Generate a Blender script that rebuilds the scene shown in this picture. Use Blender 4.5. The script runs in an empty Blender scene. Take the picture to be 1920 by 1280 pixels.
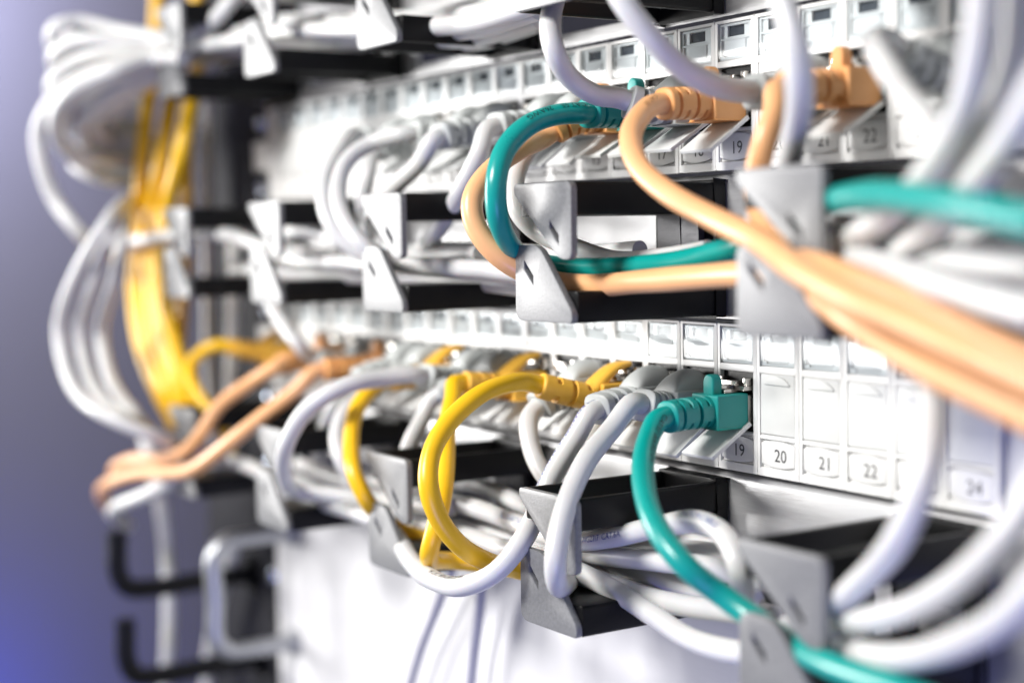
import bpy, bmesh, math, random
from mathutils import Vector, Matrix
random.seed(7)
S = 0.001                                   # everything below is written in millimetres
scene = bpy.context.scene
COL = scene.collection

# ------------------------------------------------------------------ camera
CP = Vector((458.254, -299.586, 70.517)); YAW, PIT, ROL, FPX = 1.0004, -0.0686, -0.0173, 2878.44
FW = Vector((-math.sin(YAW)*math.cos(PIT), math.cos(YAW)*math.cos(PIT), math.sin(PIT)))
_r = FW.cross(Vector((0, 0, 1))).normalized(); _u = _r.cross(FW)
RT = _r*math.cos(ROL) + _u*math.sin(ROL); UP = _u*math.cos(ROL) - _r*math.sin(ROL)
cd = bpy.data.cameras.new('camera'); cam = bpy.data.objects.new('camera', cd); COL.objects.link(cam)
cam.matrix_world = Matrix(((RT.x, UP.x, -FW.x, CP.x*S), (RT.y, UP.y, -FW.y, CP.y*S), (RT.z, UP.z, -FW.z, CP.z*S), (0, 0, 0, 1)))
cd.sensor_width = 36; cd.lens = FPX/1920*36; cd.clip_start = 0.01; cd.clip_end = 20
cd.dof.use_dof = True
FOCUS = Vector((98, -16, 40))
cd.dof.focus_distance = (FOCUS-CP).dot(FW)*S
cd.dof.aperture_fstop = 4.5
scene.camera = cam

def at(u, v, y):
    """the point of the place seen at photo pixel (u, v) on the plane y = const (mm)"""
    d = FW + RT*((u-960)/FPX) - UP*((v-640)/FPX)
    return CP + d*((y-CP.y)/d.y)

# ------------------------------------------------------------------ world and lamps
w = bpy.data.worlds.new('World'); scene.world = w; w.use_nodes = True
bg = w.node_tree.nodes['Background']; bg.inputs[0].default_value = (0.96, 0.965, 1.0, 1); bg.inputs[1].default_value = 0.27

def area(name, loc, target, size, power, color=(1, 1, 1), sy=None):
    l = bpy.data.lights.new(name, 'AREA'); l.energy = power; l.color = color
    l.size = size*S
    if sy: l.shape = 'RECTANGLE'; l.size_y = sy*S
    o = bpy.data.objects.new(name, l); COL.objects.link(o)
    o.location = Vector(loc)*S
    o.rotation_euler = (Vector(target)-Vector(loc)).to_track_quat('-Z', 'Y').to_euler()
    return o
area('softbox_lamp', (10, -790, 520), (60, 0, 40), 240, 13.0, (1.0, 0.98, 0.95))
area('side_lamp', (-1010, -640, 120), (-40, 0, 70), 360, 13.5, (1.0, 0.985, 0.96), 460)
area('blue_floor_lamp', (520, -300, -300), (200, -40, 0), 240, 1.25, (0.22, 0.26, 1.0))
area('blue_left_lamp', (-640, -100, -310), (-745, -30, -260), 130, 0.9, (0.004, 0.045, 1.0))
area('lavender_left_lamp', (-620, -120, 300), (-745, -20, 200), 170, 3.0, (0.62, 0.64, 1.0))
scene.view_settings.view_transform = 'Standard'; scene.view_settings.look = 'None'
scene.view_settings.exposure = 0.1; scene.view_settings.gamma = 1.0
scene.render.engine = 'CYCLES'
scene.cycles.use_denoising = True
scene.cycles.max_bounces = 8; scene.cycles.transparent_max_bounces = 12

# ------------------------------------------------------------------ materials
def lin(r, g, b):
    f = lambda c: (c/255/12.92) if c/255 <= 0.04045 else ((c/255+0.055)/1.055)**2.4
    return (f(r), f(g), f(b), 1)

def mat(name, col, rough=0.4, metal=0.0, bump=0.0, bscale=900, vary=0.0, mottle=0.0, stretch=None, coat=0.0, spec=0.5, sss=0.0, mscale=120):
    m = bpy.data.materials.new(name); m.use_nodes = True
    nt = m.node_tree; n = nt.nodes; L = nt.links; p = n['Principled BSDF']
    p.inputs['Base Color'].default_value = (*col[:3], 1); p.inputs['Roughness'].default_value = rough
    p.inputs['Metallic'].default_value = metal; p.inputs['Specular IOR Level'].default_value = spec
    p.inputs['Coat Weight'].default_value = coat; p.inputs['Coat Roughness'].default_value = 0.12
    if sss: p.inputs['Subsurface Weight'].default_value = sss; p.inputs['Subsurface Scale'].default_value = 0.001
    tc = n.new('ShaderNodeTexCoord'); mp = n.new('ShaderNodeMapping'); L.new(tc.outputs['Object'], mp.inputs[0])
    if stretch: mp.inputs['Scale'].default_value = stretch
    src = None
    if mottle or vary:
        mx = n.new('ShaderNodeMix'); mx.data_type = 'RGBA'; mx.blend_type = 'MULTIPLY'; mx.inputs[0].default_value = 1
        mx.inputs[6].default_value = (*col[:3], 1)
        no = n.new('ShaderNodeTexNoise'); no.inputs['Scale'].default_value = mscale; no.inputs['Detail'].default_value = 6
        L.new(mp.outputs[0], no.inputs[0])
        mr = n.new('ShaderNodeMapRange'); mr.inputs[1].default_value = 0.3; mr.inputs[2].default_value = 0.7
        mr.inputs[3].default_value = 1-mottle; mr.inputs[4].default_value = 1.0; L.new(no.outputs[0], mr.inputs[0])
        oi = n.new('ShaderNodeObjectInfo'); m2 = n.new('ShaderNodeMapRange')
        m2.inputs[3].default_value = 1-vary; m2.inputs[4].default_value = 1.0; L.new(oi.outputs['Random'], m2.inputs[0])
        mu = n.new('ShaderNodeMath'); mu.operation = 'MULTIPLY'; L.new(mr.outputs[0], mu.inputs[0]); L.new(m2.outputs[0], mu.inputs[1])
        L.new(mu.outputs[0], mx.inputs[7]); L.new(mx.outputs[2], p.inputs['Base Color'])
        mr3 = n.new('ShaderNodeMapRange'); mr3.inputs[3].default_value = rough*0.85; mr3.inputs[4].default_value = rough*1.2
        L.new(no.outputs[0], mr3.inputs[0]); L.new(mr3.outputs[0], p.inputs['Roughness'])
    if bump:
        nb = n.new('ShaderNodeTexNoise'); nb.inputs['Scale'].default_value = bscale; nb.inputs['Detail'].default_value = 3
        L.new(mp.outputs[0], nb.inputs[0])
        bp = n.new('ShaderNodeBump'); bp.inputs['Strength'].default_value = bump; bp.inputs['Distance'].default_value = 0.0002
        L.new(nb.outputs[0], bp.inputs['Height']); L.new(bp.outputs[0], p.inputs['Normal'])
    return m

M = {}
M['white_pvc'] = mat('white_pvc', (0.62, 0.62, 0.62), 0.36, bump=0.12, bscale=500, vary=0.08, mottle=0.06, sss=0.15)
M['grey_boot'] = mat('grey_boot', (0.45, 0.47, 0.465), 0.45, bump=0.15, bscale=1500, mottle=0.05)
M['orange_pvc'] = mat('orange_pvc', (0.79, 0.42, 0.20), 0.34, bump=0.10, bscale=500, mottle=0.06)
M['orange_boot'] = mat('orange_boot', (0.74, 0.35, 0.12), 0.45, bump=0.15, bscale=1500, mottle=0.05)
M['teal_pvc'] = mat('teal_pvc', (0.001, 0.29, 0.26), 0.28, bump=0.10, bscale=500, mottle=0.08)
M['teal_boot'] = mat('teal_boot', (0.001, 0.27, 0.245), 0.42, bump=0.15, bscale=1500, mottle=0.06)
M['yellow_pvc'] = mat('yellow_pvc', (0.86, 0.50, 0.010), 0.34, bump=0.10, bscale=500, mottle=0.07)
M['yellow_boot'] = mat('yellow_boot', (0.80, 0.44, 0.05), 0.45, bump=0.15, bscale=1500, mottle=0.05)
M['module'] = mat('module_plastic', (0.79, 0.79, 0.785), 0.33, bump=0.06, bscale=1800, mottle=0.05, vary=0.05)
M['flap'] = mat('flap_plastic', (0.75, 0.76, 0.755), 0.38, bump=0.06, bscale=1800, mottle=0.07, vary=0.07)
M['label'] = mat('label_paper', (0.80, 0.80, 0.80), 0.6, mottle=0.04)
M['ink'] = mat('ink', (0.05, 0.05, 0.055), 0.5)
M['blue_ink'] = mat('blue_ink', (0.05, 0.08, 0.30), 0.5)
M['dark_ink_teal'] = mat('dark_ink_teal', (0.002, 0.03, 0.035), 0.4)
M['brown_ink'] = mat('brown_ink', (0.20, 0.09, 0.03), 0.5)
M['slot'] = mat('slot_dark', (0.10, 0.11, 0.13), 0.2, mottle=0.5, bump=0.3, bscale=2500)
M['black'] = mat('black_plastic', (0.0045, 0.0045, 0.005), 0.34, bump=0.25, bscale=1400, mottle=0.2, spec=0.22)
M['gate'] = mat('gate_plastic', (0.175, 0.178, 0.185), 0.42, bump=0.35, bscale=1600, mottle=0.28, spec=0.9, mscale=900)
M['dark_metal'] = mat('dark_metal', (0.10, 0.10, 0.105), 0.4, metal=0.7, bump=0.5, bscale=300, stretch=(1, 1, 14))
M['brushed'] = mat('brushed_aluminium', (0.62, 0.62, 0.63), 0.36, metal=0.75, bump=0.25, bscale=260, stretch=(1, 14, 14), mottle=0.05)
M['steel'] = mat('jack_shield', (0.55, 0.53, 0.50), 0.22, metal=1.0, bump=0.4, bscale=900)
M['screw'] = mat('zinc_screw', (0.60, 0.66, 0.78), 0.2, metal=1.0)
M['device'] = mat('device_paint', (0.60, 0.60, 0.62), 0.42, bump=0.30, bscale=200, stretch=(2, 2, 26), mottle=0.03)
M['handle'] = mat('handle_metal', (0.40, 0.41, 0.43), 0.36, metal=0.8)
M['wall'] = mat('cabinet_paint', (0.125, 0.12, 0.125), 0.75, mottle=0.05)
M['post'] = mat('rack_post_paint', (0.014, 0.014, 0.018), 0.65, bump=0.2, mottle=0.1, spec=0.12)
M['frame'] = mat('panel_frame_paint', (0.74, 0.74, 0.74), 0.36, mottle=0.03)
def clear_mat():
    m = bpy.data.materials.new('clear_cover'); m.use_nodes = True; nt = m.node_tree; n = nt.nodes; L = nt.links
    n.remove(n['Principled BSDF']); t = n.new('ShaderNodeBsdfTransparent'); g = n.new('ShaderNodeBsdfGlossy'); g.inputs['Roughness'].default_value = 0.12
    t.inputs[0].default_value = (0.93, 0.95, 0.96, 1)
    lw = n.new('ShaderNodeLayerWeight'); lw.inputs[0].default_value = 0.12; fr = n.new('ShaderNodeMath'); fr.operation = 'MULTIPLY'; fr.inputs[1].default_value = 0.35; L.new(lw.outputs['Facing'], fr.inputs[0]); mx = n.new('ShaderNodeMixShader')
    L.new(fr.outputs[0], mx.inputs[0]); L.new(t.outputs[0], mx.inputs[1]); L.new(g.outputs[0], mx.inputs[2]); L.new(mx.outputs[0], n['Material Output'].inputs[0])
    return m
M['clear'] = clear_mat()

# ------------------------------------------------------------------ mesh helpers (mm in, m out)
def finish(bm, bevel=0.0, seg=2, smooth=35):
    if bevel:
        bm.normal_update()
        es = [e for e in bm.edges if len(e.link_faces) == 2 and e.calc_face_angle(0) > 0.6]
        bmesh.ops.bevel(bm, geom=es, offset=bevel, segments=seg, profile=0.6, affect='EDGES', clamp_overlap=True)
    bmesh.ops.recalc_face_normals(bm, faces=bm.faces[:])
    for f in bm.faces: f.smooth = True
    for e in bm.edges:
        if len(e.link_faces) == 2 and e.calc_face_angle(0) > math.radians(smooth): e.smooth = False
    bmesh.ops.scale(bm, vec=(S, S, S), verts=bm.verts[:])
    me = bpy.data.meshes.new('m'); bm.to_mesh(me); bm.free()
    return me

def put(name, me, m, parent=None, loc=(0, 0, 0), rot=None):
    if m is not None and len(me.materials) == 0: me.materials.append(m)
    me.name = name
    o = bpy.data.objects.new(name, me); COL.objects.link(o)
    o.location = Vector(loc)*S
    if rot: o.rotation_euler = rot
    o.parent = parent
    return o

def empty(name, loc, label, cat, group=None, parent=None):
    o = bpy.data.objects.new(name, None); COL.objects.link(o); o.location = Vector(loc)*S; o.empty_display_size = 0.005
    o.parent = parent
    if label: tag(o, label, cat, group)
    return o

def tag(o, label, cat, group=None):
    o['label'] = label; o['category'] = cat
    if group: o['group'] = group
    return o

def box(bm, x0, x1, y0, y1, z0, z1):
    v = [bm.verts.new(p) for p in ((x0, y0, z0), (x1, y0, z0), (x1, y1, z0), (x0, y1, z0), (x0, y0, z1), (x1, y0, z1), (x1, y1, z1), (x0, y1, z1))]
    for f in ((0, 1, 2, 3), (4, 5, 6, 7), (0, 1, 5, 4), (1, 2, 6, 5), (2, 3, 7, 6), (3, 0, 4, 7)): bm.faces.new([v[i] for i in f])

def box_mesh(*a, bevel=0.3, seg=2):
    bm = bmesh.new(); box(bm, *a); return finish(bm, bevel, seg)

def grid_plate(xs, zs, hole, y0, y1, bevel=0.2):
    """plate in the x-z plane between y0 (front) and y1 with rectangular holes; hole(i, j) -> True leaves cell out"""
    bm = bmesh.new(); nx, nz = len(xs)-1, len(zs)-1; V = {}
    def v(i, j, k):
        if (i, j, k) not in V: V[i, j, k] = bm.verts.new((xs[i], y1 if k else y0, zs[j]))
        return V[i, j, k]
    sol = lambda i, j: 0 <= i < nx and 0 <= j < nz and not hole(i, j)
    for i in range(nx):
        for j in range(nz):
            if not sol(i, j): continue
            for k in (0, 1): bm.faces.new((v(i, j, k), v(i+1, j, k), v(i+1, j+1, k), v(i, j+1, k)))
            if not sol(i-1, j): bm.faces.new((v(i, j, 0), v(i, j+1, 0), v(i, j+1, 1), v(i, j, 1)))
            if not sol(i+1, j): bm.faces.new((v(i+1, j, 0), v(i+1, j+1, 0), v(i+1, j+1, 1), v(i+1, j, 1)))
            if not sol(i, j-1): bm.faces.new((v(i, j, 0), v(i+1, j, 0), v(i+1, j, 1), v(i, j, 1)))
            if not sol(i, j+1): bm.faces.new((v(i, j+1, 0), v(i+1, j+1, 0), v(i+1, j+1, 1), v(i, j+1, 1)))
    return finish(bm, bevel, 2)

def round_poly(pts, r, n=5):
    out = []; N = len(pts)
    for i in range(N):
        p = Vector(pts[i]); a = Vector(pts[i-1]); b = Vector(pts[(i+1) % N])
        rr = min(r, (a-p).length*0.45, (b-p).length*0.45)
        s = p+(a-p).normalized()*rr; e = p+(b-p).normalized()*rr
        for k in range(n+1):
            t = k/n; out.append((1-t)**2*s + 2*t*(1-t)*p + t*t*e)
    return out

def outline_plate(outline, holes, y0, y1, bevel=0.25, seg=2):
    """thick plate from an outline in x-z, with holes"""
    bm = bmesh.new(); es = []
    for loop in [outline]+holes:
        vs = [bm.verts.new((p[0], y0, p[1])) for p in loop]
        for i in range(len(vs)): es.append(bm.edges.new((vs[i-1], vs[i])))
    bmesh.ops.triangle_fill(bm, use_beauty=True, use_dissolve=False, edges=es)
    fs = bm.faces[:]
    bmesh.ops.dissolve_limit(bm, angle_limit=0.01, verts=bm.verts[:], edges=[e for e in bm.edges if len(e.link_faces) == 2])
    r = bmesh.ops.extrude_face_region(bm, geom=bm.faces[:])
    bmesh.ops.translate(bm, vec=(0, y1-y0, 0), verts=[g for g in r['geom'] if isinstance(g, bmesh.types.BMVert)])
    return finish(bm, bevel, seg, 40)

def extrude_profile(poly, y0, y1, bevel=0.3, holes=[]):
    return outline_plate(poly, holes, y0, y1, bevel)

def catmull(P, step=1.6):
    P = [Vector(p) for p in P]
    Q = [P[0]*2-P[1]]+P+[P[-1]*2-P[-2]]; out = []
    for i in range(1, len(Q)-2):
        p0, p1, p2, p3 = Q[i-1:i+3]
        t0 = 0; t1 = t0+(p1-p0).length**0.5; t2 = t1+(p2-p1).length**0.5; t3 = t2+(p3-p2).length**0.5
        n = max(3, int((p2-p1).length/step))
        for k in range(n):
            t = t1+(t2-t1)*k/n
            A1 = p0*((t1-t)/(t1-t0))+p1*((t-t0)/(t1-t0)); A2 = p1*((t2-t)/(t2-t1))+p2*((t-t1)/(t2-t1)); A3 = p2*((t3-t)/(t3-t2))+p3*((t-t2)/(t3-t2))
            B1 = A1*((t2-t)/(t2-t0))+A2*((t-t0)/(t2-t0)); B2 = A2*((t3-t)/(t3-t1))+A3*((t-t1)/(t3-t1))
            out.append(B1*((t2-t)/(t2-t1))+B2*((t-t1)/(t2-t1)))
    out.append(P[-1])
    for _ in range(3):                                  # relax: stiff cable
        out = [out[0]]+[out[i]*0.5+(out[i-1]+out[i+1])*0.25 for i in range(1, len(out)-1)]+[out[-1]]
    return out

def frames(path, n0=Vector((0, 0, 1))):
    F = []; n = n0.copy()
    for i, p in enumerate(path):
        t = (path[min(i+1, len(path)-1)]-path[max(i-1, 0)]).normalized()
        n = n-t*n.dot(t)
        if n.length < 1e-4: n = t.orthogonal()
        n.normalize(); F.append((p, t, n, n.cross(t)))       # last: +x side when the path leaves along -y
    return F

def sweep(path, sec, sides=14, caps=True, n0=Vector((0, 0, 1))):
    """sec(i, s, a) -> (offset along normal, offset along side) for ring i at arc length s and angle a"""
    bm = bmesh.new(); F = frames(path, n0); rings = []; s = 0
    for i, (p, t, n, b) in enumerate(F):
        if i: s += (path[i]-path[i-1]).length
        ring = []
        for k in range(sides):
            a = 2*math.pi*k/sides; dn, db = sec(i, s, a); ring.append(bm.verts.new(p+n*dn+b*db))
        rings.append(ring)
    for A, B in zip(rings, rings[1:]):
        for k in range(sides): bm.faces.new((A[k], A[(k+1) % sides], B[(k+1) % sides], B[k]))
    if caps: bm.faces.new(rings[0]); bm.faces.new(rings[-1])
    return bm, F

def round_sec(r): return lambda i, s, a: (r*math.cos(a), r*math.sin(a))

FONT_CACHE = {}
def text_tris(txt, size):
    cu = bpy.data.curves.new('t', 'FONT'); cu.body = txt; cu.size = size; cu.resolution_u = 3; cu.offset = 0.0
    o = bpy.data.objects.new('t', cu); COL.objects.link(o)
    dg = bpy.context.evaluated_depsgraph_get(); me = o.evaluated_get(dg).to_mesh()
    V = [v.co.copy() for v in me.vertices]; P = [list(p.vertices) for p in me.polygons]
    o.evaluated_get(dg).to_mesh_clear(); bpy.data.objects.remove(o); bpy.data.curves.remove(cu)
    return V, P

def flat_text(txt, size):
    if (txt, size) in FONT_CACHE: return FONT_CACHE[txt, size]
    V, P = text_tris(txt, size)
    cx = (min(v.x for v in V)+max(v.x for v in V))/2; cy = (min(v.y for v in V)+max(v.y for v in V))/2
    me = bpy.data.meshes.new('t'); me.from_pydata([((v.x-cx)*S, 0, (v.y-cy)*S) for v in V], [], P)
    FONT_CACHE[txt, size] = me
    return me

def cable_text(path, txt, size, s0, a0, r, base, m, parent, flip=False):
    """print wrapped round a cable: s0 = distance from the plug, a0 = angle (0 top, 90 the side facing +x)"""
    F = frames(path); L = [0]
    for i in range(1, len(path)): L.append(L[-1]+(path[i]-path[i-1]).length)
    V, P = text_tris(txt, size)
    wdt = max(v.x for v in V); out = []
    if isinstance(s0, tuple):
        q = at(*s0); s0 = L[min(range(len(path)), key=lambda i: (path[i]-q).length)]
    if isinstance(a0, tuple):
        mid = s0+wdt/2; i = min(range(len(path)), key=lambda i: abs(L[i]-mid)); dv = Vector(a0)
        a0 = math.degrees(math.atan2(dv.dot(F[i][3]), dv.dot(F[i][2])))
    for v in V:
        s = s0+(wdt-v.x if flip else v.x); a = math.radians(a0)+(-(v.y-size*0.35) if flip else (v.y-size*0.35))/r
        i = 0
        while i < len(L)-2 and L[i+1] < s: i += 1
        t = min(1, max(0, (s-L[i])/max(1e-6, L[i+1]-L[i])))
        p = F[i][0].lerp(F[i+1][0], t); n = F[i][2].lerp(F[i+1][2], t).normalized(); b = F[i][3].lerp(F[i+1][3], t).normalized()
        out.append(((p+(n*math.cos(a)+b*math.sin(a))*(r+0.05))-base)*S)
    me = bpy.data.meshes.new('t'); me.from_pydata(out, [], P)
    return put('printed_text', me, m, parent)

# ------------------------------------------------------------------ the setting
U = 44.45; PITCH = 17.5
bm = bmesh.new(); box(bm, -752, -745, -150, 330, -460, 620)
put('wall', finish(bm, 1), M['wall'])['kind'] = 'structure'
bm = bmesh.new(); box(bm, -745, 320, 322, 330, -460, 620)
put('back_wall', finish(bm, 1), M['post'])['kind'] = 'structure'

# rack post with screws
post = empty('rack_post', (-262, 4, -300), 'black steel rack post left of the patch panels', 'rack post')
xs = [-18, 20, 24.5, 33.5, 38]; zs = [0]
for k in range(33): zs += [k*15.9+8, k*15.9+13]
put('upright', grid_plate([-58, 24.5, 33.5, 40], zs+[560], lambda i, j: i == 1 and j % 2 == 1, 0, 2.5, 0.2), M['post'], post)
put('side_flange', box_mesh(-60.5, -58.2, 0, 60, 0, 560, bevel=0.4), M['post'], post)
def screw_mesh():
    bm = bmesh.new()
    bmesh.ops.create_cone(bm, cap_ends=True, segments=20, radius1=4.4, radius2=3.2, depth=3.0, matrix=Matrix.Translation((0, -1.5, 0)) @ Matrix.Rotation(math.pi/2, 4, 'X'))
    return finish(bm, 0.4)
SCREW = screw_mesh()
SLOT = box_mesh(-2.6, 2.6, -3.3, -2.9, -0.5, 0.5, bevel=0.05)

# device below with a bright front and a handle
dev = empty('rack_device', (0, 0, -172), 'white brushed rack device front with handle, below the cable managers', 'rack device')
put('front_panel', box_mesh(-228, 241, 2, 5, 0, 126, bevel=0.6), M['device'], dev)
put('casing', box_mesh(-216, 216, 5.2, 200, 2, 124, bevel=0.6), M['dark_metal'], dev)
hx = -208
hp = catmull([(hx, 2, 104), (hx, -20, 104), (hx, -33, 103), (hx, -38, 97), (hx, -38, 75), (hx, -38, 58), (hx, -33, 52), (hx, -20, 51), (hx, 2, 51)])
bm, F = sweep(hp, round_sec(4.2), 18)
hd = put('handle', finish(bm), M['handle'], dev)
for z in (104, 51):
    bm = bmesh.new(); bmesh.ops.create_cone(bm, cap_ends=True, segments=24, radius1=6.5, radius2=6.0, depth=3, matrix=Matrix.Translation((hx, 0.3, z)) @ Matrix.Rotation(math.pi/2, 4, 'X'))
    put('ferrule', finish(bm, 0.3), M['handle'], hd)
for z in (116, 78, 44, 12):
    sc = put('screw', SCREW.copy(), M['screw'], dev, (-234, 4, z)); put('slot', SLOT, M['ink'], sc)

# ------------------------------------------------------------------ patch panels
MODULE_XS = [-8.62, -7.1, 7.1, 8.62]; MODULE_ZS = [0.1, 2.4, 10.8, 11.9, 29.7, 31.8, 42.5, 43.5]
MOD = grid_plate(MODULE_XS, MODULE_ZS, lambda i, j: i == 1 and j in (1, 3, 5), 0, 7, 0.22)
WIN_BACK = grid_plate([-7.0, -3.6, 3.6, 7.0], [31.9, 38.6, 41.9, 42.4], lambda i, j: i == 1 and j == 1, 0.75, 1.5, 0.08)
SLOTM = box_mesh(-3.5, 3.5, 1.3, 2.0, 38.7, 41.8, bevel=0.05)
NUMBACK = box_mesh(-7.05, 7.05, 1.0, 2.2, 2.45, 10.75, bevel=0.05)
FLAPBACK = box_mesh(-7.05, 7.05, 1.25, 2.4, 12.0, 29.6, bevel=0.05)
COVER = grid_plate([-6.9, 6.9], [32.0, 42.3], lambda i, j: False, -0.1, 0.15, 0.08)
COVER_FRAME = grid_plate([-6.9, -6.0, -4.6, 4.6, 6.0, 6.9], [32.0, 32.7, 33.2, 37.6, 38.2, 41.7, 42.3],
                         lambda i, j: not ((j in (0, 5)) or (i in (0, 4)) or (j == 3 and i not in (0, 4)) or (i in (1, 3) and j == 1)), 0.3, 0.7, 0.08)
LABEL = box_mesh(-4.4, 4.4, 0.5, 0.72, 33.3, 37.4, bevel=0.03)
arc = [(-6.9, 29.3), (-6.9, 12.3), (6.9, 12.3), (6.9, 29.3)]
FLAP = outline_plate(round_poly([(-7.0, 0.0), (7.0, 0.0), (7.0, 17.4), (-7.0, 17.4)], 0.5, 3), [], 0.0, 1.1, 0.12)
GRIP = outline_plate(round_poly([(-5.4, 14.4), (5.4, 14.4), (4.6, 15.4), (2.4, 16.7), (0, 17.1), (-2.4, 16.7), (-4.6, 15.4)], 0.8, 3), [], -0.55, -0.05, 0.2)
LIP = outline_plate([(-3.2, 0.4), (3.2, 0.4), (2.6, -0.9), (-2.6, -0.9)], [], -0.1, 1.2, 0.15)
num_pts = [(-6.9, 3.6)]+[(-6.9+13.8*k/10, 3.6-1.0*math.sin(math.pi*k/10)) for k in range(1, 10)]+[(6.9, 3.6), (6.9, 9.6)]+[(6.9-13.8*k/10, 9.6+0.9*math.sin(math.pi*k/10)) for k in range(1, 10)]+[(-6.9, 9.6)]
NUMPLATE = outline_plate(num_pts, [], 0.1, 1.2, 0.12)
NUMSHELF = outline_plate([(-7.0, 2.7), (7.0, 2.7), (7.0, 3.2)]+[(7.0-14*k/10, 3.2-1.0*math.sin(math.pi*k/10)*0.5) for k in range(1, 10)]+[(-7.0, 3.2)], [], 0.9, 1.6, 0.05)
SOCK = grid_plate([-7.0, -6.2, 6.2, 7.0], [12.1, 12.9, 24.6, 29.5], lambda i, j: i == 1 and j == 1, 1.2, 6.5, 0.12)
SOCKBACK = box_mesh(-7.0, 7.0, 6.6, 7.4, 12.1, 29.5, bevel=0.1)
SHIELD = None
bm = bmesh.new(); box(bm, -6.0, 6.0, -2.4, 5.8, 24.3, 25.6); box(bm, -3.2, 3.2, -3.2, 1.0, 25.7, 27.0); box(bm, -6.0, -4.4, -1.6, 1.2, 25.7, 27.8); box(bm, 4.4, 6.0, -1.6, 1.2, 25.7, 27.8)
SHIELD = finish(bm, 0.2)
FLAP_ROT = math.radians(-126)

def patch_panel(z0, label, open_ports):
    root = empty('patch_bay', (0, 0, z0), label, 'patch panel')
    put('frame', grid_plate([-224, -211, 211, 241], [0.1, 2, 41.6, 43.5], lambda i, j: i == 1 and j == 1, 1.5, 3.5, 0.3), M['frame'], root)
    put('ear', box_mesh(-241, -224.2, 1.4, 3.4, 15, 29, bevel=0.5), M['frame'], root)
    for z in (6.2, 37.2):
        sc = put('screw', SCREW.copy(), M['screw'], root, (-233, 3.5, z)); put('slot', SLOT, M['ink'], sc)
    for k in range(1, 25):
        x = (k-0.5)*PITCH-210
        mo = put('port_module', MOD, M['module'], root, (x, random.uniform(-.06, .06), 0))
        put('label_window_back', WIN_BACK, M['module'], mo); put('label_slot', SLOTM, M['slot'], mo)
        put('label_card', LABEL, M['label'], mo); put('cover_rim', COVER_FRAME, M['module'], mo); put('clear_cover', COVER, M['clear'], mo)
        put('number_plate', NUMPLATE, M['module'], mo); put('number_recess', NUMBACK, M['module'], mo)
        put('port_number', flat_text(str(k), 5.2), M['ink'], mo, (1.2, 0.02, 6.3))
        if k in open_ports:
            put('socket', SOCK, M['black'], mo); put('socket_back', SOCKBACK, M['black'], mo); put('jack_shield', SHIELD, M['steel'], mo)
            put('dust_flap', FLAP, M['flap'], mo, (0, -0.2, 14.2), (math.radians(123+random.uniform(-4, 4)), 0, 0))
        else:
            fl = put('dust_flap', FLAP, M['flap'], mo, (0, 0.05, 12.2))
            put('finger_grip', GRIP, M['flap'], mo, (0, 0.05, 12.2)); put('flap_stop', FLAPBACK, M['module'], mo)
    return root
OPEN1 = {8, 9, 10, 11, 12, 13, 14, 15, 16, 17, 18, 19, 21, 22, 24}
OPEN2 = {1, 3, 4, 5, 6, 7, 8, 9, 10, 11, 12, 13, 14, 15, 16, 17, 18, 19}
patch_panel(2*U, 'upper white 24 port patch panel above the middle row of cable rings', OPEN1)
patch_panel(0, 'lower white 24 port patch panel with teal plug in port 19', OPEN2)

# ------------------------------------------------------------------ cable managers
up_poly = round_poly([(-29, 41), (0, 41), (0, 19.2), (-6, 19.2), (-29, 38)], 2.6)
lo_poly = round_poly([(-29, 1.3), (-0.3, 1.3), (-0.3, 4.8), (-16.5, 23.4), (-28.9, 23.4)], 3.6)
def slot_hole(cx, cz): return [(cx-2.5, cz+3.4), (cx-2.5, cz+0.9), (cx+2.1, cz-3.5), (cx+2.1, cz-1.0)]
GATE_UP = outline_plate(up_poly, [slot_hole(-8.4, 27.0)], -55.6, -53.4, 0.4)
GATE_LO = outline_plate(lo_poly, [slot_hole(-21.6, 15.5)], -55.6, -53.4, 0.4)
def channel(z0, z1, open_up):
    if open_up: p = [(-28.6, z0), (-0.3, z0), (-0.3, z1), (-2.6, z1), (-4.4, z0+4.0), (-24.5, z0+4.0), (-26.3, z1), (-28.6, z1)]
    else: p = [(-28.6, z1), (-28.6, z0), (-26.3, z0), (-24.5, z1-4.0), (-4.4, z1-4.0), (-2.6, z0), (-0.3, z0), (-0.3, z1)]
    return extrude_profile(round_poly(p, 0.9, 3), -53.3, 0.6, 0.25)
ARM_UP = channel(31.5, 40.9, True); ARM_LO = channel(1.4, 10.2, False)
BASE = grid_plate([-28.5, -24.5, -4.5, -0.35], [0.9, 11, 21, 33.5, 41.6], lambda i, j: i == 1 and j == 1, -3.8, 0.7, 0.5)
BLOCK = grid_plate([-24.3, -13.2, -12.9, -4.7], [20.6, 33.2], lambda i, j: i == 1, -6.4, -3.9, 0.3)
RIGHTS = [109.2+97.6*k for k in (-3, -2, -1, 0, 1)]

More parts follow.
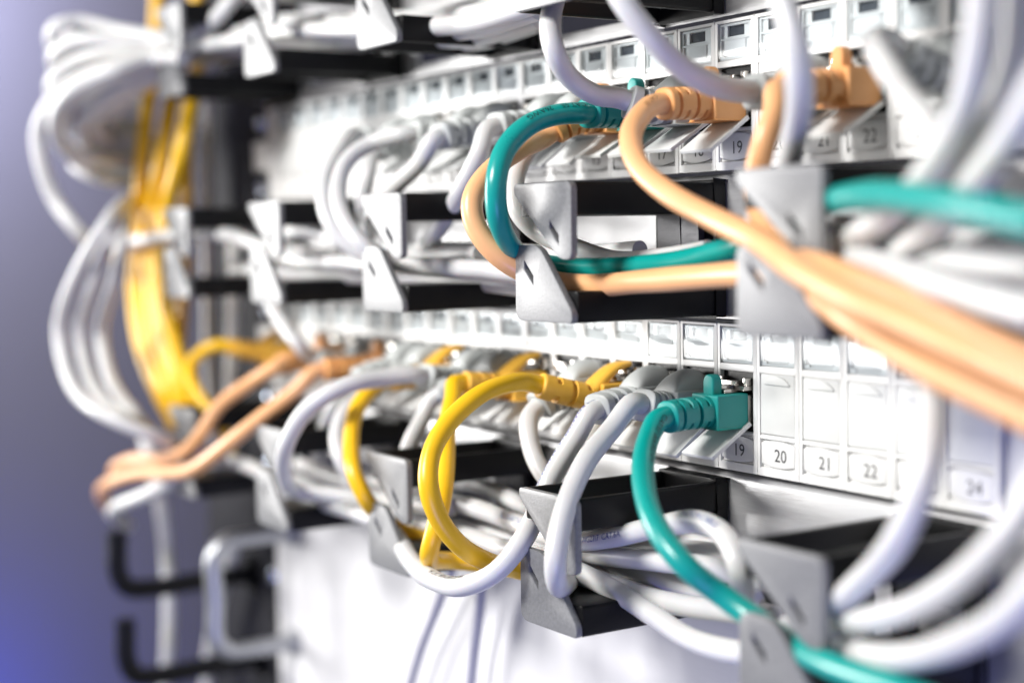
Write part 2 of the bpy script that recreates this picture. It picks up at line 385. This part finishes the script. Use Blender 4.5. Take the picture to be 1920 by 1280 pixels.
def manager(z0, label):
    root = empty('cable_manager', (0, 0, z0), label, 'cable manager')
    xs = [-225]; 
    for r in RIGHTS: xs += [r-36, r+7]
    xs = sorted(xs+[241]); hx = []
    cells = [(-225, -224)]
    xs2 = [-225.0]
    for a, b in zip(RIGHTS, RIGHTS[1:]): xs2 += [a+10, b-39]
    xs2 += [241.0]
    put('mounting_plate', grid_plate(xs2, [0.7, 5, 19, 40.5], lambda i, j: i % 2 == 1 and j == 1, 1.0, 3.0, 0.3), M['brushed'], root)
    # rolled top edge
    prof = [(-1.2, 43.2), (-0.2, 43.6)]
    bm = bmesh.new(); pr = [Vector((1.0+3.0*(1-math.cos(t)), 40.5+2.9*math.sin(t))) for t in [math.pi/2*k/6 for k in range(7)]]
    A = [bm.verts.new((-225, p.x, p.y)) for p in pr]; B = [bm.verts.new((241, p.x, p.y)) for p in pr]
    for i in range(6): bm.faces.new((A[i], A[i+1], B[i+1], B[i]))
    put('rolled_edge', finish(bm), M['brushed'], root)
    for z in (6.2, 37.2):
        sc = put('screw', SCREW.copy(), M['screw'], root, (-233, 3.5, z)); put('slot', SLOT, M['ink'], sc)
    for r in RIGHTS:
        ring = put('cable_ring', BASE, M['black'], root, (r, 0, 0))
        put('upper_arm', ARM_UP, M['black'], ring); put('lower_arm', ARM_LO, M['black'], ring); put('ring_base', BLOCK, M['dark_metal'], ring)
        put('upper_gate', GATE_UP, M['gate'], ring); put('lower_gate', GATE_LO, M['gate'], ring)
manager(3*U, 'topmost cable manager, mostly cut off by the upper edge, white cables in its rings')
manager(U, 'middle cable manager between the two patch panels, orange and teal cables in its rings')
manager(-U, 'bottom cable manager under the lower patch panel, above the white device')

# ------------------------------------------------------------------ plugs and cables
CAB = {'w': ('white_pvc', 'grey_boot'), 'o': ('orange_pvc', 'orange_boot'), 't': ('teal_pvc', 'teal_boot'), 'y': ('yellow_pvc', 'yellow_boot')}

def jacket(path, r, m, base, name, parent=None):
    wob = [random.uniform(0, 6.28) for _ in range(4)]
    def sec(i, s, a):
        q = r*(1+0.018*math.sin(s*0.21+wob[0])+0.012*math.sin(s*0.09+wob[1])); e = 0.02*math.cos(2*a+s*0.05+wob[2])
        return (q*(1+e)*math.cos(a), q*(1-e)*math.sin(a))
    bm, F = sweep([p-base for p in path], sec, 18)
    return put(name, finish(bm), m, parent, base if parent is None else (0, 0, 0))

def super_sec(rx, rz, a, e):
    c, s = math.cos(a), math.sin(a)
    k = (abs(c)**e+abs(s)**e)**(-1/e)
    return rz*k*c, rx*k*s

def boot_mesh(path, kind):
    N = len(path)-1
    tot = sum((path[i+1]-path[i]).length for i in range(N))
    if kind == 'w': ribs, r0, r1, depth, e0 = 4, (5.6, 4.9), (5.0, 4.8), 3.2, 3.2
    elif kind == 'y': ribs, r0, r1, depth, e0 = 4, (5.0, 4.4), (4.2, 4.1), 1.0, 2.2
    else: ribs, r0, r1, depth, e0 = 5, (5.0, 4.7), (4.6, 4.6), 1.7, 2.4
    def sec(i, s, a):
        t = s/tot; rx = r0[0]+(r1[0]-r0[0])*t; rz = r0[1]+(r1[1]-r0[1])*t
        ph = (t*0.93+0.02)*ribs; f = ph % 1.0; k = int(ph); g = 0.0
        if 0.06 < t < 0.90 and (0.56 if kind == 'w' else 0.66) < f: 
            g = min(1, (f-(0.56 if kind == 'w' else 0.66))/0.04, (1-f)/0.04); g = max(0, g)
            side = abs(math.sin(a))
            if kind in 'oty' and k % 2 == 0 and side > 0.86: g = 0
            if kind in 'oty' and k % 2 == 1 and side < 0.45: g = 0
            if kind == 'w' and k % 2 == 0 and side > 0.93: g *= 0.15
        tip = max(0, (t-0.965)/0.035); tp = 1-0.10*tip*tip
        d = depth*g
        return super_sec((rx-d)*tp, (rz-d)*tp, a, e0)
    bm, F = sweep(path, sec, 40)
    return finish(bm, 0, 2, 50)

def body_mesh(kind):
    bm = bmesh.new()
    if kind == 'y':
        box(bm, -5.8, 5.8, -14.5, -0.6, -4.9, 4.7)
        return finish(bm, 0.9, 3)
    box(bm, -5.9, 5.9, -12.3 if kind != 'w' else -13.0, -0.6, -5.0, 5.0)
    return finish(bm, 0.55 if kind != 'w' else 0.8, 3)
BODY = {k: body_mesh(k) for k in 'woty'}
NOSE = box_mesh(-5.6, 5.6, -0.5, 6.0, -4.4, 4.4, bevel=0.2)
def tab_mesh(kind):
    if kind == 'w':                                  # hood over the latch: a quarter dome
        bm = bmesh.new(); R = []
        for i in range(13):
            y = -13.2+12.4*i/12; q = (y+13.2)/12.4
            h = 6.3*max(0.0, 1-(1-min(1, q*1.35))**2.2)**0.6*(1-0.10*max(0, q-0.75)/0.25); wd = 5.2
            R.append([bm.verts.new((wd*math.cos(t), y, 4.7+max(0.02, h)*math.sin(t)**0.8)) for t in [math.pi*k/14 for k in range(15)]])
        for A, B in zip(R, R[1:]):
            for k in range(14): bm.faces.new((A[k], A[k+1], B[k+1], B[k]))
        bm.faces.new(R[0]); bm.faces.new(R[-1])
        return finish(bm)
    if kind == 'y':                                  # arm that sweeps up over the latch
        pth = catmull([(0, -15.5, 2.2), (0, -12, 5.4), (0, -8.5, 8.0), (0, -5, 9.6), (0, -1.0, 10.2)], 0.7)
        bm, F = sweep(pth, lambda i, s, a: super_sec(4.4-s*0.09, 2.3-s*0.075, a, 3.0), 20)
        return finish(bm, 0, 2, 50)
    pts = [(-2.3, 4.6), (2.3, 4.6), (2.3, 8.4)]+[(2.3*math.cos(math.pi*k/8), 8.4+2.4*math.sin(math.pi*k/8)) for k in range(1, 8)]+[(-2.3, 8.4)]
    return outline_plate(pts, [], -11.0, -7.4, 0.6, 3)
TAB = {k: tab_mesh(k) for k in 'woty'}
bm = bmesh.new(); box(bm, -3.0, 3.0, -7.2, -0.4, 5.3, 6.3); box(bm, -1.6, 1.6, -7.2, -2.6, 6.4, 7.4); LATCH = finish(bm, 0.2)

def cable(label, kind, pts, plug=None, r=3.1, group=None, text=None, soft=None):
    """pts: photo pixel and distance in front of the panel for points along the cable; plug: (panel z, port, tip pixel)"""
    col, bo = CAB[kind]; path = [at(*p) for p in pts]; texts = text or []
    if plug is None:
        path = catmull(path); base = path[0].copy()
        o = jacket(path, r, M[col], base, 'patch_cable'); tag(o, label, 'cable', group)
        for t in texts: cable_text(path, *t[:4], r*1.02, base, M[t[4]], o, *(t[5:]))
        return o
    z0, port, tip = plug; x = (port-0.5)*PITCH-210; base = Vector((x, 0, z0+18.5))
    T = at(*tip); st = base+Vector((0, -11.8 if kind != 'y' else -14.0, 0)); d = T-st
    root = empty('patch_cable', base, label, 'cable', group)
    c1 = st+Vector((0, -1, 0))*d.length*0.55; bp = []
    if kind == 'y': c1 = c1.lerp(st.lerp(T, 0.5), 0.8)
    n = 110
    for i in range(n+1):
        t = i/n; bp.append((1-t)**2*st+2*t*(1-t)*c1+t*t*T)
    put('boot', boot_mesh([p-base for p in bp], kind), M[bo], root)
    td = (T-c1).normalized()
    path = catmull([T-td*6, T-td*1.0, T+td*4]+path)
    ja = jacket(path, r, M[col], base, 'jacket', root)
    b = put('plug_body', BODY[kind], M[bo], root); put('connector_nose', NOSE, M['steel'], b)
    put('latch_tab', TAB[kind], M[bo], b)
    if kind != 'w': put('latch', LATCH, M['steel'], b)
    for t in texts: cable_text(path, *t[:4], r*1.02, base, M[t[4]], ja, *(t[5:]))
    return root
P1, P2 = 2*U, 0.0

# --- lower panel, from the right
cable('teal cable plugged into port 19 of the lower panel, hanging into bottom right ring', 't',
      [(1222, 806, -34), (1208, 850, -42), (1207, 910, -50), (1232, 990, -57), (1290, 1065, -57), (1345, 1108, -51), (1400, 1149, -48), (1450, 1184, -48), (1500, 1218, -51), (1570, 1252, -56), (1660, 1285, -59), (1780, 1330, -62)],
      (P2, 19, (1250, 782, -27)), 3.15, text=[('CAT.5E  26AWG 4PR', 2.6, 9, 70, 'dark_ink_teal')])
cable('white cable plugged into port 18 of the lower panel, beside the teal one', 'w',
      [(1150, 800, -34), (1100, 862, -46), (1064, 940, -56), (1046, 1010, -62), (1041, 1060, -64), (1044, 1092, -61), (1052, 1100, -54), (1062, 1094, -46), (1075, 1082, -38), (1100, 1070, -32)],
      (P2, 18, (1202, 758, -23)), 3.15)
cable('white cable from port 17 of the lower panel, hanging in a U loop', 'w',
      [(1088, 806, -33), (1055, 858, -37), (1024, 915, -41), (1002, 970, -48), (975, 1020, -57), (930, 1072, -64), (865, 1099, -68), (805, 1083, -66), (770, 1050, -58), (748, 1013, -50), (714, 978, -45), (660, 958, -41), (600, 940, -38), (540, 915, -38), (470, 875, -36), (400, 855, -36)],
      (P2, 17, (1119, 768, -27)), 3.15, text=[('TELEGÄRTNER CAT.6A 4X2XAWG27/7', 2.0, 6, -12, 'blue_ink'), ('TELEGÄRTNER CAT.6A', 2.3, (872, 1092, -69), (0.5, -0.3, 0.8), 'ink')])
cable('bright yellow cable looping out from port 16 of the lower panel, nearest yellow loop', 'y',
      [(965, 716, -43), (902, 738, -57), (842, 790, -69), (808, 850, -77), (803, 910, -80), (822, 970, -77), (862, 1022, -70), (912, 1052, -60), (965, 1066, -48), (1030, 1080, -38), (1100, 1085, -32)],
      (P2, 16, (1012, 722, -33)), 3.0)
cable('white cable from port 15 of the lower panel, under the yellow plug', 'w',
      [(990, 800, -31), (1002, 858, -33), (1034, 908, -33), (1075, 960, -32), (1120, 1020, -30)], (P2, 15, (1010, 762, -24)), 3.1)
cable('yellow cable from port 13 of the lower panel dropping straight down behind nearest yellow loop', 'y',
      [(850, 742, -38), (838, 800, -46), (836, 870, -54), (826, 950, -62), (808, 1020, -66), (806, 1048, -62), (840, 1050, -50), (900, 1055, -40)], (P2, 13, (870, 718, -31)), 3.0)
cable('white cable from port 12 of the lower panel vanishing behind the black ring arm', 'w',
      [(795, 778, -33), (770, 830, -36), (758, 880, -36), (790, 930, -30)], (P2, 12, (828, 738, -27)), 3.0)
cable('white cable arching left from port 11 of the lower panel beside the third ring', 'w',
      [(720, 708, -43), (645, 724, -58), (578, 765, -69), (538, 830, -73), (534, 890, -66), (560, 920, -50), (640, 930, -40), (760, 960, -34)], (P2, 11, (795, 706, -28)), 3.1)
cable('yellow cable from port 10 of the lower panel running down through the left ring gap', 'y',
      [(700, 726, -40), (667, 770, -50), (658, 830, -56), (665, 890, -60), (688, 938, -57), (708, 962, -50), (735, 985, -46), (780, 1006, -41), (850, 1020, -34)], (P2, 10, (735, 712, -31)), 3.0)
cable('white cable from port 9 of the lower panel, left of the falling yellow cable', 'w',
      [(650, 765, -38), (632, 810, -44), (640, 860, -46), (668, 905, -42), (740, 940, -36), (850, 950, -32)], (P2, 9, (690, 735, -28)), 3.0)
cable('orange cable from port 7 of the lower panel sloping down to the leftmost ring', 'o',
      [(560, 727, -42), (480, 790, -55), (415, 842, -63), (360, 880, -66), (310, 886, -64), (255, 888, -64), (205, 905, -66), (190, 925, -58), (210, 960, -40)], (P2, 7, (608, 693, -32)), 3.1)
cable('orange cable from port 4 of the lower panel, upper of the two on the left', 'o',
      [(470, 717, -40), (410, 762, -50), (376, 815, -57), (345, 846, -58), (300, 862, -54), (250, 862, -56), (222, 872, -60), (215, 890, -52)], (P2, 4, (530, 683, -30)), 3.1)
cable('yellow cable curling out of port 1 of the lower panel at its far left end', 'y',
      [(385, 655, -38), (357, 685, -42), (362, 722, -45), (392, 768, -42), (420, 805, -38), (432, 850, -34)], (P2, 1, (432, 650, -28)), 3.0)
cable('white cable dropping from the middle manager into port 6 of the lower panel', 'w',
      [(560, 645, -36), (525, 600, -36), (505, 560, -34), (492, 510, -30)], (P2, 6, (592, 672, -28)), 3.0)
cable('white cable behind the yellow arms, in port 8 of the lower panel', 'w',
      [(640, 740, -34), (610, 800, -34), (600, 860, -30)], (P2, 8, (672, 712, -27)), 3.0)

# --- upper panel, from the right
cable('orange cable from port 22 of the upper panel falling behind the right ring', 'o',
      [(1456, 200, -36), (1438, 250, -40), (1424, 300, -41), (1415, 360, -40), (1440, 430, -44), (1500, 482, -53), (1580, 514, -58), (1700, 566, -58), (1830, 628, -58), (1960, 690, -58)], (P1, 22, (1474, 166, -29)), 3.05)
cable('white cable from port 21 of the upper panel rising left past the top edge', 'w',
      [(1350, 164, -35), (1282, 130, -46), (1222, 72, -56), (1172, 10, -62), (1140, -50, -64)], (P1, 21, (1412, 172, -24)), 3.15)
cable('orange cable curving out of port 19 of the upper panel and down to the right', 'o',
      [(1205, 212, -36), (1182, 255, -45), (1196, 310, -49), (1252, 362, -50), (1335, 408, -50), (1420, 450, -53), (1500, 508, -63), (1590, 558, -68), (1700, 606, -70), (1830, 666, -72), (1960, 728, -72)],
      (P1, 19, (1243, 195, -27)), 3.15, text=[('CAT.5E', 2.0, 10, 40, 'brown_ink')])
cable('white cable from port 18 of the upper panel curving up to the top manager', 'w',
      [(1120, 180, -34), (1064, 142, -44), (1037, 90, -50), (1031, 40, -48), (1040, 0, -44), (1050, -50, -38)], (P1, 18, (1178, 190, -24)), 3.15)
cable('teal cable looping from port 17 of the upper panel through the middle ring', 't',
      [(1050, 214, -41), (992, 234, -52), (947, 280, -61), (930, 340, -66), (932, 400, -65), (950, 450, -59), (988, 486, -49), (1050, 501, -42), (1130, 503, -37), (1230, 497, -34), (1320, 480, -33), (1400, 455, -32), (1480, 408, -38), (1560, 376, -50), (1640, 366, -61), (1720, 373, -69), (1820, 390, -76), (1960, 420, -80)],
      (P1, 17, (1102, 212, -30)), 3.15, text=[('CAT.5E    26AWG', 2.6, 9.5, 40, 'dark_ink_teal')])
cable('orange cable from port 16 of the upper panel looping outside the teal cable', 'o',
      [(985, 274, -40), (915, 325, -56), (884, 378, -63), (894, 430, -63), (938, 482, -58), (1010, 520, -48), (1100, 535, -43), (1200, 528, -41), (1300, 520, -40), (1390, 514, -41), (1460, 516, -44), (1530, 550, -51), (1590, 594, -58), (1670, 650, -60), (1800, 720, -62), (1960, 795, -62)],
      (P1, 16, (1038, 246, -27)), 3.3)
cable('white cable from port 15 of the upper panel, inside the teal loop', 'w',
      [(988, 285, -32), (965, 340, -41), (968, 390, -43), (1004, 432, -40), (1065, 460, -36), (1150, 488, -32), (1240, 485, -29), (1330, 470, -27)], (P1, 15, (1022, 240, -23)), 3.0)
cable('white cable from port 14 of the upper panel slanting down behind the orange loop', 'w',
      [(900, 285, -36), (868, 350, -36), (832, 415, -33), (790, 470, -28)], (P1, 14, (930, 238, -28)), 3.1)
cable('white cable from port 12 of the upper panel slanting to the left ring', 'w',
      [(790, 302, -36), (745, 345, -42), (705, 385, -44), (690, 440, -42)], (P1, 12, (824, 257, -30)), 3.1)
cable('white cable from port 11 of the upper panel bending down beside the left ring', 'w',
      [(702, 266, -38), (652, 300, -48), (633, 360, -55), (650, 420, -57), (692, 468, -53), (740, 492, -44), (820, 500, -36), (920, 506, -32), (1010, 515, -30)], (P1, 11, (778, 252, -28)), 3.1)
cable('white cable from port 8 of the upper panel, leftmost loop beside the left ring', 'w',
      [(632, 290, -40), (608, 340, -49), (614, 405, -52), (650, 455, -48), (710, 485, -40), (800, 478, -30), (900, 476, -26)], (P1, 8, (672, 258, -26)), 3.1)
cable('white cable bent down in the upper panel behind the leftmost loops', 'w', [(690, 330, -33), (680, 390, -34), (715, 460, -30), (775, 490, -26)], (P1, 9, (708, 284, -26)), 3.0)
cable('white plug in port 24 of the upper panel, blurred at the right edge', 'w',
      [(1640, 75, -34), (1690, 170, -44), (1760, 265, -52), (1770, 345, -50), (1755, 440, -44)], (P1, 24, (1690, 100, -24)), 3.15)

# --- loose white runs
def run(label, pts, r=3.1, kind='w', group=None, text=None): return cable(label, kind, pts, None, r, group, text)
run('white cable hanging vertically in front of the orange plug, near upper right', [(1440, -60, -56), (1474, 20, -58), (1494, 100, -58), (1500, 180, -55), (1490, 260, -48), (1480, 320, -42), (1490, 400, -36), (1560, 450, -34)], 3.15)
run('white cable lying far back under the foreground teal cable', [(1545, 425, -22), (1660, 432, -26), (1780, 450, -30), (1960, 470, -36)], 3.2)
run('white cable rising behind the sweeping cables at upper right', [(1740, 490, -40), (1752, 430, -46), (1790, 350, -52), (1850, 250, -58), (1900, 120, -60), (1915, -40, -60)], 3.2)
run('lowest blurred white cable above the orange bundle at right', [(1600, 520, -34), (1720, 552, -40), (1840, 590, -46), (1980, 640, -52)], 3.2)
run('thick blurred white cable sweeping down from the upper right corner', [(1845, -60, -70), (1838, 60, -70), (1815, 180, -68), (1765, 290, -63), (1690, 380, -56), (1610, 440, -48), (1560, 470, -44)], 3.2)
run('blurred white cable at the right edge beside the thick sweeping one', [(1975, 120, -80), (1905, 240, -74), (1840, 330, -66), (1770, 410, -56), (1690, 470, -46)], 3.2)
run('blurred white cable lying under the foreground teal cable, lower of two', [(1590, 478, -46), (1680, 508, -52), (1790, 545, -60), (1960, 590, -70)], 3.3)
run('blurred white cable lying under the foreground teal cable, upper of two', [(1560, 450, -30), (1680, 470, -40), (1800, 490, -50), (1960, 500, -60)], 3.3)
run('white cable dropping from behind the orange bundle to the bottom right ring', [(1700, 520, -30), (1735, 620, -40), (1750, 740, -52), (1738, 880, -62), (1690, 1000, -64), (1610, 1095, -54), (1540, 1150, -44), (1450, 1190, -34)], 3.15)
run('white cable curving in from the right edge to the bottom right ring', [(1985, 850, -72), (1905, 980, -74), (1810, 1080, -70), (1710, 1140, -60), (1600, 1165, -48), (1480, 1175, -36)], 3.15)
run('large blurred white cable at the bottom right corner', [(1990, 1040, -80), (1905, 1140, -80), (1800, 1203, -72), (1690, 1232, -58), (1600, 1222, -46), (1520, 1200, -38), (1430, 1180, -30)], 3.15)
run('printed white cable arching inside the bottom right ring', [(830, 935, -28), (900, 955, -30), (980, 985, -33), (1070, 1014, -36), (1150, 1006, -37), (1230, 988, -36), (1310, 978, -36), (1362, 1008, -38), (1386, 1060, -40), (1392, 1130, -36)], 3.15, text=[('TELEGÄRTNER', 2.5, (952, 970, -31), (0.6, -0.6, 0.5), 'blue_ink'), ('4X2XAWG27/7  CAT.6A', 2.6, (1085, 1013, -36), (0.75, -0.6, 0.3), 'blue_ink'), ('PATCH CABLE', 2.6, (1290, 979, -36), (0.7, -0.5, 0.5), 'blue_ink')])
run('white cable below the printed one, running from middle to right bottom ring', [(1040, 1062, -40), (1110, 1085, -38), (1200, 1115, -34), (1290, 1136, -31), (1370, 1146, -30), (1450, 1158, -28)], 3.15)
G = 'white cables lying in the bottom manager'
run('white cable lying in the bottom manager, ending behind the printed one, second from top', [(560, 870, -26), (660, 905, -26), (780, 925, -24), (900, 960, -22), (1080, 1020, -22), (1200, 1030, -22), (1320, 1035, -22), (1420, 1060, -24)], 3.1, group=G)
run('white cable threading low through the bottom manager, in front of its metal plate', [(540, 895, -20), (700, 960, -20), (850, 985, -24), (960, 1015, -26), (1090, 1045, -26), (1200, 1070, -24), (1310, 1105, -22), (1420, 1130, -20)], 3.1, group=G)
run('white cable deepest in the bottom manager, above the others and against the plate', [(640, 890, -14), (760, 905, -14), (880, 905, -14), (1000, 955, -16), (1120, 1000, -16), (1240, 1005, -16), (1380, 1040, -16)], 3.1, group=G)
run('white cable sagging below the bottom manager toward the right ring', [(1060, 1060, -40), (1150, 1105, -38), (1220, 1150, -38), (1290, 1195, -38), (1370, 1220, -38), (1470, 1230, -36)], 3.1)
run('white cable in the bottom manager starting behind the yellow loop', [(760, 985, -34), (860, 1000, -34), (940, 1025, -36), (1040, 1050, -38), (1150, 1090, -26), (1300, 1135, -22)], 3.0, group=G)
run('white cable in the bottom manager passing close under the printed one', [(1000, 1012, -30), (1100, 1036, -32), (1220, 1050, -31), (1330, 1062, -29), (1440, 1090, -28)], 3.1, group=G)
run('white cable in the bottom manager crossing the others diagonally before the right ring', [(960, 1000, -20), (1100, 1062, -19), (1220, 1092, -18), (1340, 1124, -18), (1450, 1155, -18)], 3.1, group=G)
G = 'white cables lying in the middle manager'
run('white cable crossing the yellow bundle and running on into the middle manager', [(215, 462, -52), (280, 448, -46), (340, 440, -40), (420, 440, -38), (490, 462, -36), (560, 488, -34), (680, 494, -34), (800, 502, -33), (930, 512, -30), (1040, 520, -28)], 3.1, group=G)
run('uppermost white cable lying in the middle manager, arching past the third ring', [(525, 438, -32), (585, 432, -34), (650, 455, -34), (730, 472, -30), (820, 468, -25), (930, 474, -22), (1060, 478, -20), (1200, 470, -18)], 3.1, group=G)
run('lowest white cable lying in the middle manager, along its lower ring arms', [(440, 505, -24), (560, 512, -24), (680, 518, -26), (800, 522, -24), (920, 532, -22), (1040, 545, -20), (1160, 545, -18)], 3.1, group=G)
run('white cable deepest in the middle manager, close to the metal plate', [(520, 470, -18), (640, 480, -18), (760, 490, -18), (900, 490, -16), (1050, 488, -16), (1200, 490, -16)], 3.1, group=G)
G = 'white cables lying in the top manager'
for i, (dv, y) in enumerate(((0, -40), (14, -32), (30, -24), (38, -14), (-16, -30), (-26, -20))):
    run('white cable lying in the top manager', [(330, 95+dv*0.6, y-6), (420, 80+dv*0.7, y), (520, 62+dv*0.8, y), (640, 55+dv*0.7, y), (780, 52+dv*0.7, y), (900, 40+dv, y), (1010, 5+dv, y)], 3.2, group=G)

# --- left loops
G = 'white loops spilling from the left end of the middle manager'
for i, (du, y) in enumerate(((0, -88), (38, -80), (78, -70))):
    run(('outer', 'middle', 'inner')[i]+' white loop from the left end of middle manager down to the bottom one', [(345, 420-i*4, -20), (300, 395-i*5, -24), (250, 380-i*4, -44+i*4), (195+du*0.5, 425, y+8), (140+du, 520, y), (112+du, 620, y), (130+du, 710, y), (200+du*0.7, 780, y), (290, 818, y+18), (345, 835, -52), (430, 860, -34)], 3.1, group=G)
fan = [('topmost strand of the white fan at the upper left', [(350, 80, -46), (300, 72, -52), (220, 58, -66), (150, 42, -80), (108, 48, -90), (98, 78, -88), (125, 112, -70)]),
       ('second strand from the top of the white fan at the upper left', [(350, 90, -46), (300, 83, -52), (220, 78, -68), (150, 76, -82), (106, 98, -88), (108, 130, -82), (160, 150, -60)]),
       ('third strand from the top of the white fan at the upper left', [(350, 96, -46), (297, 93, -52), (222, 100, -68), (152, 112, -82), (108, 140, -90), (98, 175, -88), (125, 205, -76), (185, 215, -56)]),
       ('white strand bowing farthest left of the yellow bundle, outermost of the fan', [(345, 104, -48), (292, 106, -54), (212, 126, -72), (140, 152, -86), (95, 192, -93), (72, 250, -95), (80, 315, -93), (103, 375, -88), (148, 435, -80), (205, 480, -58)]),
       ('white strand of the fan just inside the outermost one', [(345, 108, -48), (290, 116, -54), (220, 142, -70), (155, 172, -82), (114, 215, -87), (108, 258, -85), (140, 298, -74), (200, 316, -52), (275, 308, -26)]),
       ('white strand of the fan wrapping back behind the yellow cables, inner loop', [(345, 112, -46), (294, 124, -52), (236, 158, -64), (180, 194, -74), (152, 234, -76), (164, 268, -68), (212, 286, -46), (285, 280, -24)]),
       ('short innermost white strand of the fan beside the yellow bundle', [(340, 118, -44), (300, 140, -50), (258, 166, -56), (224, 196, -60), (208, 224, -56), (222, 244, -38), (270, 250, -24)]),
       ('flat white strand under the fan, left of the yellow bundle', [(290, 345, -24), (240, 340, -42), (190, 334, -58), (152, 318, -66), (142, 296, -62), (160, 276, -54)]),
       ('white strand of the fan between its second and third ones from the top', [(350, 94, -42), (296, 90, -48), (225, 90, -62), (158, 94, -76), (118, 112, -84), (112, 150, -80), (140, 176, -66), (200, 190, -48)]),
       ('white strand of the fan crossing low in front, above the yellow bundle', [(345, 108, -52), (288, 112, -58), (215, 134, -76), (148, 162, -88), (112, 196, -92), (104, 240, -90), (128, 282, -80), (190, 300, -62), (265, 296, -34)]),
       ('white strand of the fan next to its innermost one', [(342, 116, -46), (298, 132, -50), (248, 162, -60), (204, 192, -68), (180, 226, -68), (190, 256, -60), (235, 268, -42), (290, 262, -26)]),
       ('thin looking white strand of the fan tucked behind the others', [(350, 86, -38), (300, 80, -42), (230, 70, -54), (165, 60, -66), (128, 72, -72), (124, 110, -70), (150, 136, -58)])]
names = ['white filler strand in the upper left fan, near its top', 'white filler strand in the upper left fan, above its middle', 'white filler strand in the upper left fan, at its middle',
         'white filler strand in the upper left fan, below its middle', 'white filler strand in the upper left fan, near its bottom', 'white filler strand in the upper left fan, deepest behind the others']
for i, nm in enumerate(names):
    v = 52+i*17; w_ = (0, 4, -4, 6, -2, 3)[i]
    fan.append((nm.replace('filler ', ''), [(348, 84+i*6, -40), (296, 82+i*7, -46), (222, v+14+w_, -62), (160+w_, v+16+i*5, -76), (124+w_*2, v+34+i*7, -82), (122+i*3, v+62+i*9, -76), (160+i*4, v+84+i*10, -56), (230, v+92+i*12, -34), (285, v+90+i*13, -22)]))
for lab, pts in fan: run(lab, pts, 3.5, group='white cables fanning out left of the top manager')
run('white cable under the orange ends at the lower left', [(350, 885, -54), (285, 922, -64), (222, 948, -70), (214, 966, -60), (240, 985, -44)], 3.2)
run('white cable rising at a slant behind the top left ring', [(300, 105, -50), (360, 70, -44), (410, 30, -38), (450, -20, -30)], 3.4)

# --- yellow bundle on the left
run('yellow cable hanging at the left, leftmost of the vertical bundle', [(296, -20, -12), (292, 80, -14), (280, 180, -38), (266, 300, -44), (258, 430, -42), (252, 560, -44), (268, 660, -44), (298, 735, -42), (330, 800, -36)], 3.5, 'y')
run('yellow cable hanging at the left, middle of the vertical bundle', [(332, 90, -8), (322, 180, -34), (304, 290, -42), (288, 400, -38), (282, 520, -40), (302, 640, -40), (335, 730, -38), (352, 800, -34)], 3.5, 'y')
run('yellow cable hanging at the left, rightmost of the vertical bundle', [(368, -20, -8), (370, 80, -10), (360, 180, -32), (338, 290, -42), (312, 400, -41), (306, 520, -43), (322, 620, -42), (350, 700, -38), (374, 752, -34), (388, 810, -30)], 3.5, 'y')
run('yellow cable of the left bundle, between its leftmost and middle ones', [(296, 330, -36), (276, 420, -40), (268, 560, -42), (285, 660, -42), (316, 740, -40), (340, 800, -34)], 3.5, 'y')
run('yellow cable of the left bundle, between its middle and rightmost ones', [(330, 330, -36), (302, 420, -38), (294, 540, -40), (312, 640, -40), (342, 725, -37), (365, 800, -32)], 3.5, 'y')
run('yellow cable mostly hidden behind the leftmost rings of the middle manager', [(352, 200, -16), (350, 320, -20), (348, 460, -22), (340, 600, -24), (332, 700, -26)], 3.1, 'y')

# --- vertical white cables behind the rings on the left, lower left
G = 'vertical white cables beside the rack post'
run('long vertical white cable beside the rack post, nearer the yellow bundle', [(395, 100, -6), (388, 300, -6), (390, 500, -6), (395, 720, -6), (410, 900, -6)], 3.2, group=G)
run('shorter vertical white cable right at the rack post, below the middle manager', [(440, 420, -8), (437, 560, -8), (435, 700, -8), (430, 860, -8)], 3.2, group=G)
run('white cable hanging straight down at the lower left behind the black hooks', [(268, 800, -34), (285, 870, -34), (305, 960, -32), (316, 1080, -30), (316, 1200, -30), (306, 1330, -30)], 3.6)
run('grey white cable slanting down beside the handle', [(440, 1020, -8), (412, 1120, -8), (392, 1230, -8), (385, 1320, -8)], 3.2)

# --- thin grey strands added in place of soft shadow stripes on the device
M['shadow_stripe'] = mat('shadow_stripe_grey', (0.34, 0.34, 0.42), 0.4, mottle=0.05)  # lavender-grey shadow tone put into the strands' colour
CAB['g'] = ('shadow_stripe', 'grey_boot')
run('thin grey strand standing in for a soft shadow stripe on the white device, left of two', [(862, 1040, -12), (838, 1090, -9), (815, 1150, -7), (788, 1220, -6), (765, 1300, -6)], 2.0, 'g')
run('thin grey strand standing in for a soft shadow stripe on the white device, right of two', [(915, 1030, -12), (905, 1085, -9), (898, 1150, -7), (888, 1230, -6), (880, 1310, -6)], 2.0, 'g')

# --- black cable hooks at the lower left
def hook(u, v, label):
    b = at(400, v, 0); t = at(u, v, -1)
    y1 = -66; x = b.x
    a = at(u, v+95, y1)
    o = empty('cable_hook', (a.x, 0, a.z), label, 'cable hook', 'black cable hooks on the rack post')
    pth = catmull([(0, 6, 0), (0, -20, 0), (0, y1+14, 0), (0, y1+4, 2), (0, y1, 10), (0, y1, 24), (0, y1, 30)])
    bm, F = sweep(pth, lambda i, s, q: super_sec(3.4, 4.6, q, 4), 20)
    put('finger', finish(bm), M['black'], o)
    put('foot', box_mesh(-8, 8, 4, 8, -10, 10, bevel=0.6), M['black'], o)
hook(222, 1015, 'black upright cable hook at lower left, upper of two')
hook(238, 1180, 'black upright cable hook at lower left, cut by the bottom edge')
